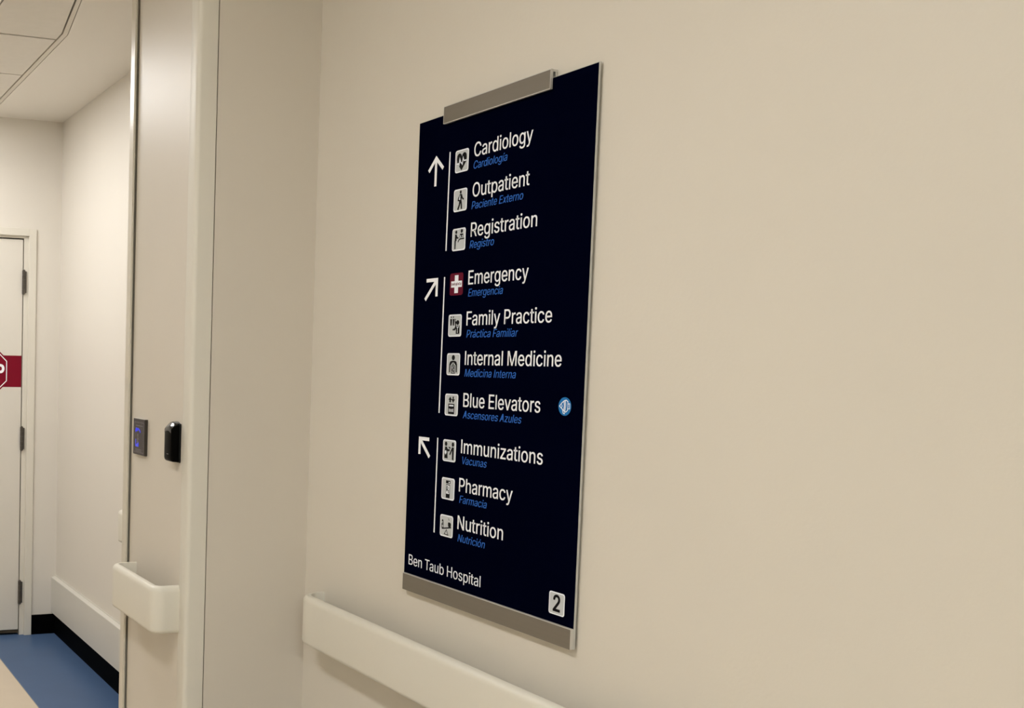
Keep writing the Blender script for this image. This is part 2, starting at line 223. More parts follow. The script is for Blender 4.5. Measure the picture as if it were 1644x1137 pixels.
def text_mesh(name, s, mtx, u0, u1, base, cap, m, parent, shear=0, off=0.0, d=.0004, label=None, track=0, adj=None):
    """lettering: glyph outlines laid out on baseline, fitted to width u0..u1 and cap height; mtx maps (x, y, z) of the plane to the world"""
    k = cap / CAP
    x = 0; out = []; prev = ''
    for ch in s:
        if ch == ' ': x += 175; prev = ch; continue
        adv, spl = GLYPHS[ch]
        if prev == 'T' and ch == 'a': x -= 38
        if prev == 'P' and ch == 'a': x -= 10
        if prev == 'V' and ch == 'a': x -= 22
        if prev == 'F' and ch == 'a': x -= 18
        for q in spl: out.append([(x + q[i], q[i + 1]) for i in range(0, len(q), 2)])
        x += adv + track; prev = ch
    xs = [p[0] for q in out for p in q]; x0, x1 = min(xs), max(xs)
    sx = (u1 - u0) / (x1 - x0)
    cu = bpy.data.curves.new(name, 'CURVE'); cu.dimensions = '2D'; cu.fill_mode = 'BOTH'; cu.extrude = .0003; cu.offset = off * k
    for q in out:
        sp = cu.splines.new('POLY'); sp.points.add(len(q) - 1); sp.use_cyclic_u = True
        for i, (a, b) in enumerate(q):
            y = b / 1000 * k
            sp.points[i].co = (u0 + (a - x0) * sx + shear * y, base + y, 0, 1)
    t = bpy.data.objects.new(name, cu); COL.objects.link(t)
    dg = bpy.context.evaluated_depsgraph_get(); dg.update()
    me = bpy.data.meshes.new_from_object(t.evaluated_get(dg)); bpy.data.objects.remove(t); bpy.data.curves.remove(cu)
    me.transform(mtx @ Matrix.Translation((0, 0, d)))
    me.name = name
    return link(name, me, m, parent, label)
# ================================================================== the setting
XW, XP, YP0, YP1, YE = 1.617, 1.22, 3.115, 3.664, 6.1835      # right wall, pier face, pier near and far ends, end wall
XL, YB, ZT = -1.6, -4.7, CEIL_NEAR + .12
def sbox(name, b, m, **k):
    bm = bmesh.new(); box(bm, *b); return obj(name, bm, m, kind='structure', **k)
sbox('wall_right', (XW, XW + .15, YB, YP0 + .02, 0, ZT), 'wall')
# the pier: a plan polygon with the two narrow joints cut into it
bm = bmesh.new()
r = .012
nose = [(XP + r - r * math.cos(math.radians(a)), YP0 + r - r * math.sin(math.radians(a))) for a in (90, 67, 45, 22, 0)]
prism(bm, [(XW + .15, YP0)] + [(1.2825, YP0), (1.2825, YP0 + .012), (1.2795, YP0 + .012), (1.2795, YP0)] + nose +
      [(XP, YP1), (XP + .002, YP1), (XW + .15, YP1)], 0, ZT)
obj('wall_pier', bm, 'pier', kind='structure')
sbox('wall_right_far', (XW, XW + .15, YP1, YE + .12, 0, ZT), 'farwall')
sbox('wall_left', (XL - .15, XL, YB - .15, YE + .12, 0, ZT), 'wall')
sbox('wall_back', (XL, XW + .15, YB - .15, YB, 0, ZT), 'wall')
DX0, DX1, DZ = .49, 1.4735, H + .7157                          # outer edges of the door frame
bm = bmesh.new()
box(bm, XL, DX0 + .01, YE, YE + .12, 0, ZT); box(bm, DX1 - .01, XW, YE, YE + .12, 0, ZT); box(bm, DX0 + .01, DX1 - .01, YE, YE + .12, DZ - .01, ZT)
obj('wall_end', bm, 'farwall', kind='structure')
# floor: cream sheet with a blue border along the right wall
fl = root_at('floor', (0, 0, 0), kind='structure')
bm = bmesh.new(); box(bm, XL - .1, 1.198, YB - .1, YE + .12, -.05, 0); obj('cream_sheet', bm, 'cream', fl)
bm = bmesh.new(); box(bm, 1.202, XW + .1, YB - .1, YE + .12, -.05, 0); obj('blue_border', bm, 'blue', fl)
bm = bmesh.new(); box(bm, 1.198, 1.202, YB - .1, YE + .12, -.05, .0006); obj('weld_line', bm, 'weld', fl)
# ceilings
sbox('ceiling_near', (XL, XW, YB, YP1 + .0, CEIL_NEAR, CEIL_NEAR + .1), 'ceil')
cf = root_at('ceiling_far', (1.4, 5, CEIL_FAR), kind='structure')
A = [(1.2, YE), (1.2, 4.531), (1.13, 4.072), (1.07, YP1)]
B = [(1.173, YE), (1.173, 4.524), (1.108, 4.08), (1.049, YP1)]
z0 = CEIL_FAR
bm = bmesh.new(); prism(bm, [(XW, YP1), (XW, YE)] + A, z0, z0 + .03); obj('drywall_soffit', bm, 'ceil', cf)
bm = bmesh.new(); prism(bm, [(x - .003, y) for x, y in A] + [(x + .004, y) for x, y in B[::-1]], z0 + .001, z0 + .03); obj('edge_trim', bm, 'grid', cf)
bm = bmesh.new(); box(bm, XL, XW, YP1 + .02, YE, z0 + .028, z0 + .2); obj('plenum_backing', bm, 'dark', cf)
cols = [XL, -.94, -.33, .25, .86]; rows = [YP1, 3.99, 4.621, 5.2515, 5.88, YE]
def diag_x(y):   # inner edge of the trim
    P = B
    for (xa, ya), (xb, yb) in zip(P, P[1:]):
        if yb <= y <= ya: return xb + (xa - xb) * (y - yb) / (ya - yb)
    return P[-1][0]
for j in range(5):
    ya, yb = rows[j] + .0035, rows[j + 1] - .0035
    if j == 1: yb -= .010
    if j == 2: yb -= .004
    dz = .0015
    ys = sorted({ya, yb} | {y for _, y in B if ya < y < yb}, reverse=True)
    bm = bmesh.new(); prism(bm, [(.863, yb)][:1] + [(diag_x(y) - .003, y) for y in ys] + [(.863, ya)], z0 + dz, z0 + .012)
    obj('ceiling_tile', bm, 'tile', cf)
    for i in range(4):
        if i == 3 and j in (2, 3): continue
        bm = bmesh.new(); box(bm, cols[i] + .003, cols[i + 1] - .003, ya, yb, z0 + .0015, z0 + .025); obj('ceiling_tile', bm, 'tile', cf)
bm = bmesh.new(); box(bm, XL, XW, YP1 - .001, YP1 + .02, z0 - .001, ZT); obj('ceiling_step', bm, 'ceil', cf)

def panel(x, y, z, m, label, w_=.135):
    r_ = root_at('ceiling_light', (x, y, z), label, 'ceiling light')
    bm = bmesh.new()
    box(bm, x - w_ - .015, x - w_, y - .6, y + .6, z - .008, z + .01); box(bm, x + w_, x + w_ + .015, y - .6, y + .6, z - .008, z + .01)
    box(bm, x - w_, x + w_, y - .6, y - .585, z - .008, z + .01); box(bm, x - w_, x + w_, y + .585, y + .6, z - .008, z + .01)
    obj('frame', bm, 'fixture', r_)
    bm = bmesh.new(); box(bm, x - w_, x + w_, y - .585, y + .585, z - .004, z + .006); obj('diffuser', bm, m, r_)
panel(NEAR_PANELS[0][0], NEAR_PANELS[0][1], CEIL_NEAR, 'panel_near', 'lit rectangular ceiling light over the corridor in front of the navy directory sign')
panel(NEAR_PANELS[1][0], NEAR_PANELS[1][1], CEIL_NEAR, 'panel_back', 'second narrow ceiling light of the near corridor, behind the one before the sign')
panel(NEAR_PANELS[2][0], NEAR_PANELS[2][1], CEIL_NEAR, 'panel_back', 'last narrow ceiling light of the near corridor, farthest from the door')
panel(FAR_PANELS[0][0], FAR_PANELS[0][1], CEIL_FAR, 'panel_far', 'lit rectangular ceiling light set among the ceiling tiles before the door', .285)

# black rubber base
def base(name, b):
    bm = bmesh.new(); box(bm, *b); return obj(name, bm, 'black', kind='structure')
BH = .1125
base('baseboard_right_far', (XW - .006, XW, YP1, YE, 0, BH + .003))
base('baseboard_end', (DX1 + .001, XW - .0065, YE - .006, YE, 0, BH))
base('baseboard_right', (XW - .006, XW, YB, YP0 - .0002, 0, BH))
base('baseboard_left', (XL, XL + .006, YB, YE, 0, BH))

# steel frame trim at the far end of the pier
bm = bmesh.new()
prism(bm, [(1.207, 3.674), (1.2085, 3.6725), (1.2145, 3.6725), (1.2145, 3.700), (1.30, 3.700), (1.30, YP1 + .0005), (1.34, YP1 + .0005), (1.34, 3.714), (1.209, 3.714), (1.207, 3.712)], 0, CEIL_FAR)
tr = obj('trim_1', bm, 'frame', kind='structure')

# vinyl corner guard wrapped round the near corner of the pier
bm = bmesh.new()
e = .0022; R2 = r + e
out = [(XP + r - R2 * math.cos(math.radians(a)), YP0 + r - R2 * math.sin(math.radians(a))) for a in range(90, -1, -10)]
inn = [(XP + r - (r + .0001) * math.cos(math.radians(a)), YP0 + r - (r + .0001) * math.sin(math.radians(a))) for a in range(0, 91, 10)]
prism(bm, [(1.2792, YP0 - .0001), (1.2792, YP0 - e + .0008), (1.2785, YP0 - e)] + out + [(XP - e, 3.172), (XP - e + .0012, 3.1745), (XP - .0001, 3.1748)] + inn, BH, 2.9)
g = obj('corner_guard', bm, 'guard', angle=35)
tag(g, 'tall pale vinyl corner guard wrapped round the near edge of the pier', 'corner guard')

# ------------------------------------------------------------------ end door
dr = root_at('door_1', ((DX0 + DX1) / 2, YE, 0), kind='structure')
FW_, JX = .0445, 1.409
bm = bmesh.new()
def fr(x0, x1, z0_, z1):  # frame face member
    box(bm, x0, x1, YE - .014, YE + .03, z0_, z1, .0012, 1)
fr(DX1 - .042, DX1, 0, DZ); fr(DX0, DX0 + .042, 0, DZ); fr(DX0 + .042, DX1 - .042, DZ - .0415, DZ)
obj('door_frame', bm, 'doorframe', dr)
bm = bmesh.new()    # jamb returns, stepped back from the face
box(bm, JX - .002, DX1 - .040, YE + .006, YE + .11, 0, DZ - .03); box(bm, DX0 + .040, DX0 + .0665, YE + .006, YE + .11, 0, DZ - .03); box(bm, DX0 + .0665, JX - .002, YE + .006, YE + .11, DZ - .0535, DZ - .03)
obj('door_jamb', bm, 'doorframe', dr)
bm = bmesh.new(); box(bm, DX0 + .05, JX, YE + .075, YE + .085, .002, DZ - .05); obj('door_gap_shade', bm, 'dark', dr, label='dark sheet standing in for shade in the gap behind the door leaf')  # dark sheet stands in for the shade in the gap round the leaf
LX0, LX1, LZ0, LZ1 = DX0 + .07, 1.4025, .030, H + .655
bm = bmesh.new(); box(bm, LX0, LX1, YE + .012, YE + .057, LZ0, LZ1, .0015, 1)
leaf = obj('door_leaf', bm, 'door', dr)
for zc in (H + .419, H - .456, H - 1.331):
    bm = bmesh.new()
    for q in range(5):
        n = 10; a0, a1 = zc - .066 + q * .0264, zc - .066 + q * .0264 + .0254
        prism(bm, [(1.406 + .009 * math.cos(2 * math.pi * i / n), YE + .002 + .009 * math.sin(2 * math.pi * i / n)) for i in range(n)], a0, a1)
    prism(bm, [(1.406 + .006 * math.cos(2 * math.pi * i / 8), YE + .002 + .006 * math.sin(2 * math.pi * i / 8)) for i in range(8)], zc - .069, zc + .069)
    box(bm, 1.4145, 1.4215, YE - .002, YE + .012, zc - .06, zc + .06)
    obj('hinge', bm, 'steel', dr, angle=30)
DM = Matrix(((1, 0, 0, 0), (0, 0, -1, YE + .012), (0, 1, 0, H), (0, 0, 0, 1)))
def DT(u, v, d=0): return DM @ Vector((u, v, d))
bm = bmesh.new(); slab(bm, [(LX0, -.1672), (LX1 - .001, -.1672), (LX1 - .001, .0092), (LX0, .0092)], DT, .0005)
obj('decal_band', bm, 'red', dr)
def octo(cx, cz, w): 
    a = w / (1 + math.sqrt(2)); return [(cx + x * 1, cz + y) for x, y in ((w / 2, -a / 2), (w / 2, a / 2), (a / 2, w / 2), (-a / 2, w / 2), (-w / 2, a / 2), (-w / 2, -a / 2), (-a / 2, -w / 2), (a / 2, -w / 2))]
CX, CZ = 1.186, -.078
oc = [];
bm = bmesh.new(); slab(bm, octo(CX, CZ, .283), DT, .0008); ro = obj('stop_octagon', bm, 'red', dr)
bm = bmesh.new()
for q in polyline(octo(CX, CZ, .262), .0045, True): slab(bm, q, DT, .0012)
obj('octagon_border', bm, 'white', ro)
text_mesh('stop_lettering', 'STOP', DM, CX - .116, CX + .116, CZ - .036, .072, 'white', ro, off=.022, d=.001)
bm = bmesh.new(); box(bm, LX0, LX1, YE + .014, YE + .055, .012, .0302); obj('undercut_shade', bm, 'dark', dr)  # dark strip paints the shade of the undercut below the leaf
bm = bmesh.new(); box(bm, LX0 + .06, LX0 + .075, YE + .0, YE + .013, .99, 1.01)
prism(bm, [(LX0 + .0675 + .026 * math.cos(2 * math.pi * i / 16), YE + .008 + .0 * i + .026 * 0) for i in range(16)], .97, 1.03) if False else None
box(bm, LX0 + .06, LX0 + .18, YE - .035, YE - .02, .99, 1.01, .004); box(bm, LX0 + .06, LX0 + .08, YE - .03, YE + .013, .99, 1.01, .003)
obj('lever_handle', bm, 'steel', dr)

# ------------------------------------------------------------------ handrails (profile swept along a path that turns back to the wall)
def sweep(bm, path, prof):
    """path: list of (x, y, nx, ny) with outward normal; prof: list of (depth_inwards, z)"""
    rings = [[bm.verts.new((x - nx * d, y - ny * d, z)) for d, z in prof] for x, y, nx, ny in path]
    m = len(prof)
    for a, b in zip(rings, rings[1:]):
        for i in range(m): bm.faces.new((a[i], a[(i + 1) % m], b[(i + 1) % m], b[i]))
    bm.faces.new(rings[0][::-1]); bm.faces.new(rings[-1])
def rail_prof(zt, zb, T=.023):
    p = []
    def arc(cx, cz, r_, a0, a1, n):
        for i in range(n + 1):
            a = math.radians(a0 + (a1 - a0) * i / n); p.append((cx + r_ * math.cos(a), cz + r_ * math.sin(a)))
    # depth measured inwards: outer face at 0, back at T
    arc(.019, zt - .019, .019, 180, 90, 7)
    arc(T - .003, zt - .003, .003, 90, 0, 2)
    arc(T - .004, zb + .004, .004, 0, -90, 2)
    arc(.014, zb + .014, .014, -90, -180, 5)
    return p
def handrail(xf, xw, y0, y1, z, label, near_cap=True, far_cap=True, R_=.036, ht=.1465):
    """front face at x = xf, wall at x = xw, from y0 (near) to y1 (far) measured over the caps"""
    rt_ = root_at('handrail', ((xf + xw) / 2, (y0 + y1) / 2, z - ht), label, 'handrail', None)
    pr = rail_prof(z, z - ht)
    ya = y0 + (R_ + .012 if near_cap else 0); yb = y1 - (R_ + .012 if far_cap else 0)
    bm = bmesh.new(); sweep(bm, [(xf, ya, -1, 0), (xf, yb, -1, 0)], pr); obj('rail', bm, 'rail', rt_, angle=40)
    for cap, ye, s in ((near_cap, y0, 1), (far_cap, y1, -1)):
        if not cap: continue
        path = [(xf, ye + s * (R_ + .0117), -1, 0)]
        for i in range(9):
            a = math.radians(90 * i / 8)
            path.append((xf + R_ - R_ * math.cos(a), ye + s * (R_ - R_ * math.sin(a)), -math.cos(a), -s * math.sin(a)))
        path.append((xw - .0001, ye, 0, -s))
        bm = bmesh.new(); sweep(bm, path, pr); obj('end_cap', bm, 'rail', rt_, angle=40)
    n = max(1, int((yb - ya) / .8)) 
    for i in range(n):
        yc = ya + (yb - ya) * (i + .5) / n
        bm = bmesh.new(); box(bm, xf + .0225, xw - .0001, yc - .02, yc + .02, z - ht + .03, z - .06, .003); obj('bracket', bm, 'rail', rt_)
handrail(1.531, XW, -2.2, 3.010, H - .6865, 'long pale vinyl handrail on the wall under the navy directory sign', near_cap=True, R_=.066)
handrail(1.13, XP, 3.164, 3.605, H - .6865, 'short pale vinyl handrail on the pier below the black card reader', R_=.04)
handrail(1.531, XW, 3.95, 4.80, H - .6735, 'pale handrail on the far wall almost hidden behind the pier frame', ht=.145)

# ------------------------------------------------------------------ low bumper board on the far wall
br = root_at('bumper_rail', (1.6, 5, H - 1.45), 'low wide pale bumper board along the far wall above the black base', 'bumper rail')
Y0b, Y1b = YP1 + .2, YE - .001
bm = bmesh.new()
pf = [(1.6125, H - 1.4515), (1.590, H - 1.4515), (1.590, H - 1.2535), (1.5915, H - 1.251), (1.6125, H - 1.2455)]
va = [bm.verts.new((x, Y0b, z)) for x, z in pf]; vb = [bm.verts.new((x, Y1b, z)) for x, z in pf]
bm.faces.new(va); bm.faces.new(vb[::-1])
for i in range(5): bm.faces.new((va[i], va[(i + 1) % 5], vb[(i + 1) % 5], vb[i]))
obj('board', bm, 'bumper', br)
bm = bmesh.new(); box(bm, 1.6127, XW, Y0b, Y1b, H - 1.4515, H - 1.2395, .001, 1); obj('back_strip', bm, 'bumper', br)

# ------------------------------------------------------------------ card reader on the pier
cr = root_at('card_reader', (XP, 3.22, H - .308), 'black glossy card reader on the pier above the short handrail', 'card reader')
bm = bmesh.new()
xf, zt_, zb_ = 1.189, H - .188, H - .3095
prof = [(XP - .0001, zt_ - .009), (1.205, zt_ - .009), (1.199, zt_ - .012), (1.194, zt_ - .017), (xf + .0005, zt_ - .022), (xf, zt_ - .025), (xf, zb_ + .012), (1.191, zb_ + .005), (1.196, zb_ + .001), (XP - .008, zb_), (XP - .0001, zb_ + .002)]
ya_, yb_ = 3.191, 3.254
va = [bm.verts.new((x, ya_, z)) for x, z in prof]; vb = [bm.verts.new((x, yb_, z)) for x, z in prof]
bm.faces.new(va); bm.faces.new(vb[::-1])
n = len(prof)
for i in range(n): bm.faces.new((va[i], va[(i + 1) % n], vb[(i + 1) % n], vb[i]))
bmesh.ops.recalc_face_normals(bm, faces=bm.faces)
es = [e_ for e_ in bm.edges if abs(e_.verts[0].co.y - e_.verts[1].co.y) < 1e-6 and max(v.co.x for v in e_.verts) < 1.2195]
bmesh.ops.bevel(bm, geom=es, offset=.004, segments=3, affect='EDGES', profile=.5)
obj('reader_body', bm, 'bplastic', cr, angle=35)
bm = bmesh.new()
yc_, hw_ = (ya_ + yb_) / 2, (yb_ - ya_) / 2 - .0035
gr = []
for px, pz in zip([1.219, 1.212, 1.207, 1.203, 1.1995, 1.1965, 1.193, 1.1905, 1.1885], [0, 0, -.0006, -.002, -.0045, -.0078, -.0115, -.0145, -.019]):
    gr.append([bm.verts.new((px, yc_ + hw_ * (q / 6 - 1), zt_ + .002 + pz - .0062 * (q / 6 - 1) ** 2)) for q in range(13)])
for i in range(8):
    for q in range(12): bm.faces.new((gr[i][q], gr[i][q + 1], gr[i + 1][q + 1], gr[i + 1][q]))
r_ = bmesh.ops.extrude_face_region(bm, geom=bm.faces[:])
for v in [g_ for g_ in r_['geom'] if isinstance(g_, bmesh.types.BMVert)]: v.co.z -= .010
obj('top_facet', bm, 'bgloss', cr, angle=40, label='sloping glossy top edge of the reader')
bm = bmesh.new(); box(bm, xf - .0006, xf + .001, 3.214, 3.228, zb_ + .0225, zb_ + .0245); obj('indicator_slot', bm, 'silver', cr)
bm = bmesh.new(); box(bm, 1.2145, XP - .0001, 3.186, 3.259, zb_ - .002, zt_ - .004, .002, 1); obj('mounting_plate', bm, 'bside', cr)

# ------------------------------------------------------------------ push plate by the frame
k2 = XP / 1.21 * .995
pp = root_at('push_plate', (XP, 3.56, H - .32), 'small etched metal door opener plate with blue lit marks beside the steel frame', 'push plate')
PY0, PY1, PZ0, PZ1 = 3.497, 3.616, H - .3185, H - .1975
bm = bmesh.new(); box(bm, 1.2095, XP - .0001, PY0, PY1, PZ0, PZ1, .0015, 1); obj('plate_rim', bm, 'plateedge', pp)
bm = bmesh.new(); box(bm, 1.209, XP - .0001, PY0 + .002, PY1 - .002, PZ1 - .0002, PZ1 + .0012); obj('top_edge_highlight', bm, 'aluedge', pp)  # pale strip paints the highlight along the top of the plate
bm = bmesh.new(); box(bm, 1.2085, 1.2097, PY0 + .004, PY1 - .004, PZ0 + .003, PZ1 - .004); obj('plate_face', bm, 'plate', pp)
PM = Matrix(((0, 0, -1, 1.2085), (-1, 0, 0, PY1), (0, 1, 0, PZ0), (0, 0, 0, 1)))
def PT(u, v, d=0): return PM @ Vector((u, v, d))
bm = bmesh.new()
for k_, (a0, a1) in enumerate(((35, 150), )):
    pts = [(.052 + .030 * math.cos(math.radians(a)), .061 + .026 * math.sin(math.radians(a))) for a in range(a0, a1 + 1, 10)]
    for q in polyline(pts, .006): slab(bm, q, PT, .0006)
slab(bm, [(.022, .079), (.050, .079), (.054, .089), (.03, .091)], PT, .0006)
slab(bm, seg(.030, .028, .030, .052, .006), PT, .0006); slab(bm, seg(.030, .031, .060, .031, .008), PT, .0006); slab(bm, [(.036, .034), (.06, .034), (.06, .046), (.05, .040)], PT, .0006)
obj('led_marks', bm, 'led', pp, kind='stuff')
bm = bmesh.new()
slab(bm, ell(.052, .066, .0045, .0055), PT, .0007)
for q in ((.052, .061, .052, .050, .007), (.052, .056, .064, .052, .003), (.052, .056, .042, .050, .003), (.052, .05, .045, .041, .004), (.052, .05, .060, .041, .004)): slab(bm, seg(*q), PT, .0007)
for q in ((.03, .018, .09, .018, .002), (.03, .013, .09, .013, .0015), (.03, .098, .10, .098, .002)): slab(bm, seg(*q), PT, .0005)
for q in polyline(rrect(.012, .114, .009, .109, .004, 3), .0015, True): slab(bm, q, PT, .0005)
obj('etched_marks', bm, 'silver', pp)
for v in (.010, .108):
    bm = bmesh.new(); slab(bm, ell(.066, v, .003, .003, 10), PT, .0009); obj('screw', bm, 'steel', pp)

# ================================================================== the directory sign
XB = 1.6065; K = XB / 1.580
SM = Matrix(((0, 0, -1, XB), (-K, 0, 0, K * 2.51), (0, K, 0, H), (0, 0, 0, 1)))
def ST(u, v, d=0): return SM @ Vector((u, v, d))
sg = root_at('directory_sign', ST(.33, -.575), 'tall navy hospital directory sign with white lettering, pictograms and aluminium clamp and foot rail', 'sign')
UL, UR, VT, VB = .0095, .6485, .6085, -.5745
def sbx(bm, u0, u1, v0, v1, d0, d1, bev=0):
    a = ST(u0, v0, d0); b = ST(u1, v1, d1)
    box(bm, min(a.x, b.x), max(a.x, b.x), min(a.y, b.y), max(a.y, b.y), min(a.z, b.z), max(a.z, b.z), bev, 1)
bm = bmesh.new(); sbx(bm, UL, UR, VB, VT, -.0050, -.0006); obj('board', bm, 'edge', sg, label='pale edge of the sign board')
bm = bmesh.new(); sbx(bm, UL + .0012, UR - .0012, VB + .001, VT - .0015, -.0008, 0); obj('face_panel', bm, 'navy', sg)
bm = bmesh.new(); sbx(bm, UL + .05, UR - .05, VB + .05, VT - .05, -(XW - XB) + .0002, -.0049); obj('wall_mount', bm, 'dark', sg)
# foot rail and top clamp
bm = bmesh.new(); sbx(bm, UL + .0062, UR - .0010, VB - .0005, -.5335, -.006, .0070, .0006); ft = obj('foot_rail', bm, 'alu', sg)
bm = bmesh.new(); sbx(bm, UL + .0062, UR - .0010, -.5337, -.5321, -.0, .0070); obj('foot_rail_edge', bm, 'aluedge', ft)
bm = bmesh.new(); sbx(bm, UR - .0012, UR - .0003, VB, -.5335, -.0005, .0072); obj('foot_rail_end', bm, 'aluedge', ft)
kc = 1.0065
bm = bmesh.new(); sbx(bm, .128, .5135, .5845, .6235, .0035, .0085, .0004); ck = obj('top_clamp', bm, 'alu', sg)
bm = bmesh.new(); sbx(bm, .128, .5135, .6195, .6245, -(XW - XB) + .0002, .0072, .0004); sbx(bm, .128, .5135, .6075, .6195, -(XW - XB) + .0002, -.0045); obj('clamp_top', bm, 'aluedge', ck)
bm = bmesh.new()
for b in ((.1274, .5145, .5830, .5847), (.1274, .5145, .6233, .6248)): sbx(bm, *b, .0030, .0088)
for b in ((.1268, .1281, .5835, .6245), (.5133, .5148, .5835, .6245)): sbx(bm, *b, .0030, .0088)
obj('clamp_edge', bm, 'aluedge', ck)

# rows: icon top, baseline, second baseline, (text, u0, u1), (second text, u0, u1)
ROWS = [
 (.5120, .1710, .4865, .4590, 'Cardiology', .2455, .4545, 'Cardiología', .2435, .3715),
 (.4200, .1705, .3940, .3660, 'Outpatient', .2450, .4490, 'Paciente Externo', .2425, .4325),
 (.3273, .1703, .3025, .2755, 'Registration', .2440, .4800, 'Registro', .2412, .3355),
 (.2217, .1678, .1915, .1635, 'Emergency', .2415, .4585, 'Emergencia', .2425, .3745),
 (.1233, .1678, .0960, .0675, 'Family Practice', .2405, .5410, 'Práctica Familiar', .2420, .4330),
 (.0308, .1672, .0035, -.0243, 'Internal Medicine', .2400, .5765, 'Medicina Interna', .2405, .4320),
 (-.0666, .1658, -.0955, -.1225, 'Blue Elevators', .2400, .5160, 'Ascensores Azules', .2400, .4575),
 (-.1774, .1642, -.2055, -.2310, 'Immunizations', .2385, .5310, 'Vacunas', .2410, .3410),
 (-.2697, .1646, -.2970, -.3240, 'Pharmacy', .2362, .4355, 'Farmacia', .2390, .3470),
 (-.3604, .1640, -.3870, -.4165, 'Nutrition', .2357, .4080, 'Nutrición', .2385, .3460),
]
# pictograms in unit coordinates (x right, y up); 'k' black, 'w' pale
def person(x, y, s, body=True): return
E_ = lambda cx, cy, rx, ry: ell(cx, cy, rx * 1.25, ry * 1.2, 14)
def stroke(pts, w): return polyline(pts, w * 1.25)
heart = [(.5 + (x - .5) * 1.08, .48 + (y - .48) * 1.08) for x, y in [(.5, .10), (.20, .42), (.155, .60), (.18, .74), (.27, .82), (.38, .82), (.46, .76), (.5, .68), (.54, .76), (.62, .82), (.73, .82), (.82, .74), (.845, .60), (.80, .42)]]
ICONS = [
 ([heart], stroke([(.13, .40), (.27, .40), (.31, .34), (.36, .60), (.43, .44), (.5, .40), (.56, .34), (.61, .62), (.68, .48), (.87, .48)], .042)),
 ([E_(.52, .85, .055, .065), [(.46, .76), (.60, .76), (.62, .62), (.59, .44), (.46, .44), (.45, .60)]] +
  stroke([(.49, .74), (.37, .58), (.35, .50), (.46, .47)], .055) + stroke([(.58, .74), (.66, .58), (.76, .50)], .06) +
  stroke([(.49, .46), (.45, .28), (.34, .08)], .085) + stroke([(.56, .46), (.60, .28), (.62, .09)], .08),
  [[(.475, .71), (.505, .70), (.515, .50), (.42, .53), (.43, .58)]]),
 ([E_(.30, .84, .06, .065), E_(.72, .86, .065, .075), [(.22, .74), (.34, .74), (.36, .60), (.33, .44), (.20, .44)],
   [(.19, .46), (.29, .46), (.28, .08), (.20, .08)], [(.56, .58), (.60, .74), (.82, .74), (.87, .58)]] +
  stroke([(.31, .70), (.38, .58), (.48, .56)], .055) + stroke([(.46, .38), (.52, .47), (.60, .51), (.92, .515)], .045),
  [E_(.65, .63, .025, .035), E_(.80, .63, .02, .035)]),
 ([], []),
 ([E_(.72, .63, .095, .09), [(.13, .80), (.28, .80), (.27, .60), (.25, .50), (.16, .50)], [(.33, .80), (.47, .80), (.44, .50), (.35, .50)], E_(.22, .88, .03, .035), E_(.38, .88, .03, .035),
   [(.50, .72), (.61, .68), (.58, .48), (.52, .48)], E_(.54, .76, .025, .03), [(.58, .50), (.86, .50), (.87, .12), (.60, .12), (.61, .36), (.53, .28), (.34, .28), (.34, .34), (.48, .37)]],
  stroke([(.67, .49), (.68, .42), (.73, .39), (.78, .42), (.79, .49)], .022) + stroke([(.73, .39), (.73, .22)], .016) + [E_(.73, .20, .018, .03)]),
 ([E_(.50, .80, .095, .10), [(.20, .13), (.20, .50), (.26, .62), (.40, .66), (.60, .66), (.74, .62), (.80, .50), (.80, .13), (.72, .13), (.71, .44), (.64, .50), (.56, .58), (.44, .58), (.36, .50), (.29, .44), (.28, .13)]] +
  polyline([(.38, .10), (.38, .42), (.46, .46), (.54, .46), (.64, .42), (.64, .10)], .04, True) + stroke([(.44, .38), (.56, .38), (.56, .30), (.45, .28), (.45, .20), (.56, .17), (.56, .24)], .04) + stroke([(.50, .56), (.50, .48)], .04),
  []),
 ([[(.27, .72), (.40, .88), (.53, .72), (.46, .72), (.46, .61), (.34, .61), (.34, .72)], [(.59, .88), (.68, .88), (.68, .76), (.77, .76), (.635, .59), (.51, .76), (.59, .76)],
   rrect(.27, .74, .08, .55, .03, 3)],
  [[(.345, .50), (.675, .50), (.675, .43), (.345, .43)], [(.345, .18), (.38, .18), (.38, .33), (.345, .33)], [(.435, .18), (.475, .18), (.475, .31), (.435, .31)], [(.54, .18), (.58, .18), (.58, .31), (.54, .31)], [(.64, .18), (.675, .18), (.675, .33), (.64, .33)]]),
 ([E_(.24, .80, .075, .085), E_(.78, .80, .075, .085), [(.18, .67), (.32, .67), (.37, .58), (.38, .30), (.40, .14), (.14, .14), (.15, .45)], [(.70, .67), (.86, .67), (.86, .12), (.82, .08), (.74, .12), (.73, .52)]] +
  stroke([(.30, .56), (.44, .51), (.54, .54)], .08) + stroke([(.46, .66), (.60, .62)], .05) + stroke([(.74, .62), (.62, .42), (.56, .32)], .065),
  [E_(.24, .42, .055, .07), [(.20, .38), (.28, .38), (.24, .30)]]),
 ([rrect(.34, .68, .74, .88, .02, 2), rrect(.36, .66, .08, .70, .03, 3)], [rrect(.39, .63, .27, .66, .02, 2), E_(.60, .80, .03, .03)]),
 ([[(.63, .67), (.70, .70), (.77, .69), (.85, .66), (.86, .54), (.81, .46), (.70, .45), (.64, .53)], E_(.20, .72, .045, .045)] +
  stroke([(.70, .80), (.66, .86), (.72, .78)], .03) + stroke([(.16, .345), (.88, .475)], .045) + polyline([(.52, .33), (.36, .12), (.66, .10)], .035, True) +
  polyline([(.13, .40), (.13, .52), (.24, .55), (.27, .40)], .03, True) + polyline([(.15, .56), (.25, .66), (.27, .56)], .03, True), []),
]
IC = .0528
